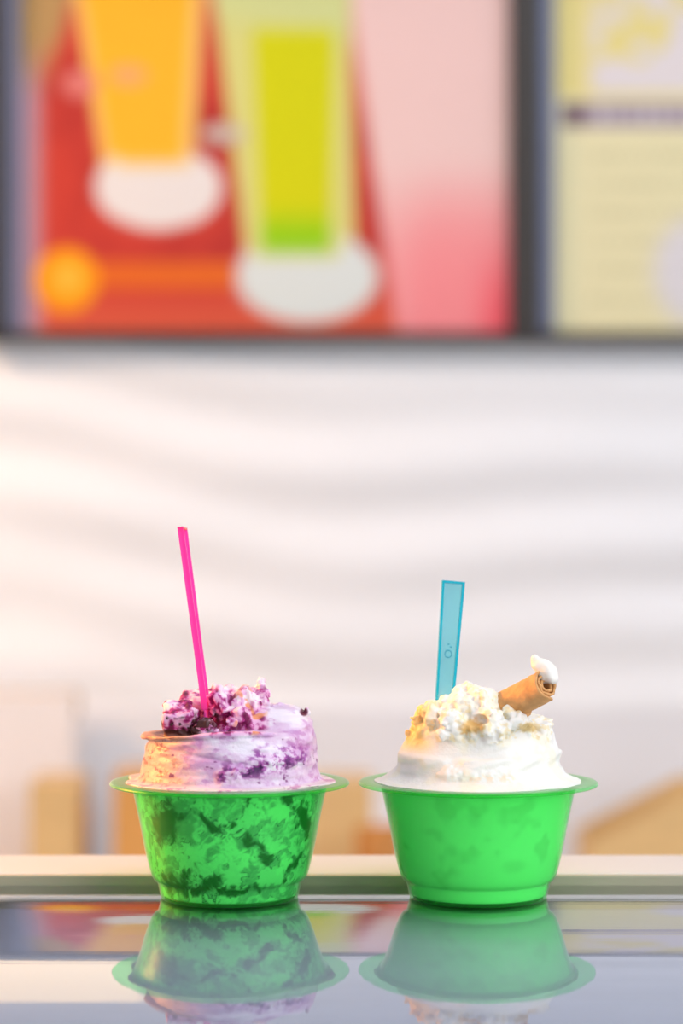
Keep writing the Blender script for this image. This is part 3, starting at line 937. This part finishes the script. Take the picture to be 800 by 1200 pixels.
qs = [np.stack([i1[:-1, :-1], i1[1:, :-1], i1[1:, 1:], i1[:-1, 1:]], -1).reshape(-1, 4),
      np.stack([i2[:-1, :-1], i2[:-1, 1:], i2[1:, 1:], i2[1:, :-1]], -1).reshape(-1, 4),
      np.stack([i1[:-1, -1], i1[1:, -1], i2[1:, -1], i2[:-1, -1]], -1),
      np.stack([i1[:-1, 0], i2[:-1, 0], i2[1:, 0], i1[1:, 0]], -1),
      np.stack([i1[0, :-1], i1[0, 1:], i2[0, 1:], i2[0, :-1]], -1),
      np.stack([i1[-1, :-1], i2[-1, :-1], i2[-1, 1:], i1[-1, 1:]], -1)]
link('rolled_sheet', mesh_np('rolled_sheet', V * MM, np.concatenate(qs)), m_wafer, wr, smooth=True)
tag(wr, 'golden brown rolled wafer stuck in the white ice cream', 'wafer')


def blobby(name, pts, m, parent, seed, amp=0.5, res=0.5):
    """union of balls (x, y, z, r in mm, world) meshed on a small grid"""
    pts = np.array(pts, float)
    lo = (pts[:, :3] - pts[:, 3:]).min(0) - 2; hi = (pts[:, :3] + pts[:, 3:]).max(0) + 2
    g = [np.arange(lo[i], hi[i], res) for i in range(3)]
    x, y, z = np.meshgrid(*g, indexing='ij')
    F = np.full(x.shape, 20.0)
    for p in pts:
        F = smin(F, np.sqrt((x - p[0]) ** 2 + (y - p[1]) ** 2 + (z - p[2]) ** 2) - p[3], 1.2)
    F += amp * fbm(x, y, z, 2.5, 2, seed)
    V, Q = surface_nets(F, lo, res)
    o = link(name, mesh_np(name, V * MM, Q), m, None, smooth=True)
    if parent:
        o.parent = parent
        bpy.context.view_layer.update()
        o.matrix_parent_inverse = parent.matrix_world.inverted()
    return o


def ball(px, py, y, rpx):
    p = px3(0, px, py, y * MM); return (p.x * 1000, p.y * 1000, p.z * 1000, rpx * 0.3413)


dl = blobby('dollop', [ball(627, 773, -24, 5.5), ball(631, 779, -24.5, 8), ball(637, 782, -25, 10), ball(643, 788, -26, 10), ball(647, 795, -27, 7), ball(636, 792, -25, 9)], m_dollop, None, 81, 0.25)
tag(dl, 'small white dollop of ice cream on the end of wafer roll', 'ice cream')
crumbs = [((598, 843), 7), ((606, 838), 8), ((600, 851), 5), ((616, 836), 5)]
for k, ((cx_, cy_), rp) in enumerate(crumbs):
    cr = blobby('wafer_crumb', [ball(cx_, cy_, -17 - k, rp), ball(cx_ + 5, cy_ - 3, -17 - k, rp * 0.7)], m_wafer, None, 90 + k, 0.8, 0.4)
    tag(cr, 'brown wafer crumb on the white ice cream below the wafer roll', 'crumb', 'wafer crumbs')

# ================================================================== SPOONS
m_blue = plastic('blue_clear_plastic', (0.66, 0.93, 0.96), lin((60, 200, 230)), 0.22, 1.45, 0.1)
m_blue_edge = plastic('blue_clear_plastic_thick', (0.16, 0.84, 0.93), lin((20, 200, 228)), 0.45, 1.45, 0.1)
m_pink = plastic('pink_clear_plastic', (0.96, 0.52, 0.92), lin((250, 122, 226)), 0.5, 1.45, 0.1)
m_pink_edge = plastic('pink_clear_plastic_thick', (0.96, 0.36, 0.80), lin((250, 92, 208)), 0.5, 1.45, 0.1)


def spoon(top, bot, spin, m_in, m_edge, label, w_top=9.4, w_bot=7.6, length=95.0, emblem=True, depth=2.2, m_top=None):
    """flat-handled tasting spoon; local +z runs up the handle, +x is its width"""
    ax = (top - bot).normalized()
    r = empty('spoon', top)
    # frame: z along the handle, y along depth before the spin about z
    yv = Vector((0, 1, 0)); xv = yv.cross(ax).normalized(); yv = ax.cross(xv)
    M = Matrix((xv, yv, ax)).transposed() @ Matrix.Rotation(spin, 3, 'Z')
    r.rotation_euler = M.to_euler()
    zb = -length + 22
    def taper(z): return w_top + (w_bot - w_top) * min(1, -z / 47.0)
    def prism(name, sec, m):
        """sec: list of (z, x0, x1, y0, y1) cross-sections in mm"""
        V = []; F = []
        for (z, x0, x1, y0, y1) in sec:
            V += [(x0, y0, z), (x1, y0, z), (x1, y1, z), (x0, y1, z)]
        for i in range(len(sec) - 1):
            a = i * 4
            for j in range(4):
                F.append((a + j, a + (j + 1) % 4, a + 4 + (j + 1) % 4, a + 4 + j))
        F.append((3, 2, 1, 0)); e = (len(sec) - 1) * 4; F.append((e, e + 1, e + 2, e + 3))
        me = bpy.data.meshes.new(name); me.from_pydata([(a * MM, b * MM, c * MM) for a, b, c in V], [], F)
        bm = bmesh.new(); bm.from_mesh(me); bmesh.ops.recalc_face_normals(bm, faces=bm.faces)
        bmesh.ops.bevel(bm, geom=list(bm.edges), offset=0.12 * MM, segments=1, affect='EDGES')
        bm.to_mesh(me); bm.free()
        return link(name, me, m, r)
    zs = np.linspace(zb, 0, 12); e = 1.0; h = depth / 2
    prism('handle', [(z, -taper(z)/2 + e, taper(z)/2 - e, -0.35, 0.35) for z in np.linspace(zb, -e, 12)], m_in)
    for s in (-1, 1):
        prism('raised_edge', [(z, min(s*taper(z)/2, s*(taper(z)/2 - e)), max(s*taper(z)/2, s*(taper(z)/2 - e)), -h, h) for z in zs], m_edge)
    prism('raised_edge', [(-e, -taper(0)/2 + e, taper(0)/2 - e, -h, h), (0, -taper(0)/2 + e, taper(0)/2 - e, -h, h)], m_top or m_edge)
    # bowl buried in the ice cream
    nb = 16; V = []; F = []
    for side in (0, 1):
        for i in range(nb + 1):
            u = i / nb
            wdt = (w_bot / 2) * (1 - u) ** 0.5 * (1 + 1.3 * u) + 0.2
            for j in range(7):
                v = j / 3 - 1
                V.append((v * wdt, 1.6 * (1 - v * v) * math.sin(math.pi * min(1, u + 0.05)) + (0.8 if side else 0.0) - 0.4, zb - u * 22))
    q = (nb + 1) * 7
    for i in range(nb):
        for j in range(6):
            a = i * 7 + j
            F.append((a, a + 1, a + 8, a + 7)); F.append((q + a, q + a + 7, q + a + 8, q + a + 1))
    bd = [j for j in range(7)] + [i * 7 + 6 for i in range(1, nb + 1)] + [nb * 7 + j for j in range(5, -1, -1)] + [i * 7 for i in range(nb - 1, 0, -1)]
    for a, b in zip(bd, bd[1:] + bd[:1]): F.append((b, a, q + a, q + b))
    me = bpy.data.meshes.new('bowl'); me.from_pydata([(a * MM, b * MM, c * MM) for a, b, c in V], [], F); me.update()
    link('bowl', me, m_in, r, smooth=True)
    if emblem:
        bm = bmesh.new()
        bmesh.ops.create_circle(bm, segments=24, radius=1.0)
        bm.free()
        V = []; F = []; n = 28
        for i in range(n):
            a = 2 * math.pi * i / n
            for j in range(6):
                b = 2 * math.pi * j / 6
                rr = 1.45 + 0.28 * math.cos(b)
                V.append((rr * math.cos(a) * 0.95, -0.42 + 0.22 * math.sin(b), rr * math.sin(a) - 29.5))
                F.append((i*6 + j, i*6 + (j+1) % 6, ((i+1) % n)*6 + (j+1) % 6, ((i+1) % n)*6 + j))
        me = bpy.data.meshes.new('emblem'); me.from_pydata([(a*MM, b*MM, c*MM) for a, b, c in V], [], F); me.update()
        link('emblem', me, m_in, r, smooth=True)['label'] = 'faint moulded ring on the handle'
        for (x0, z0) in ((-0.2, -25.6), (0.9, -26.6)):
            box('moulded_mark', ((x0 - 0.5) * MM, -0.55 * MM, (z0 - 0.3) * MM), ((x0 + 0.5) * MM, -0.30 * MM, (z0 + 0.3) * MM), m_in, r, 0.0001)
    return tag(r, label, 'spoon')


yb_ = 0.010
spoon(px3(0, 531, 681, yb_), px3(0, 521.5, 811, yb_ - 0.004), 0.12, m_blue, m_blue_edge, 'translucent blue plastic spoon standing in the white ice cream')
spoon(px3(0, 213.5, 618, -0.004), px3(0, 240.5, 822, -0.010), math.radians(84), m_pink, m_pink_edge, 'pink plastic spoon standing edge-on in the purple ice cream', depth=2.4, emblem=False, m_top=plastic('pink_plastic_tip_edge_glow', (0.97, 0.40, 0.20), lin((255, 120, 60)), 0.6, 1.45, 0.1))  # fluorescent glow of the tip edge painted as an orange tint
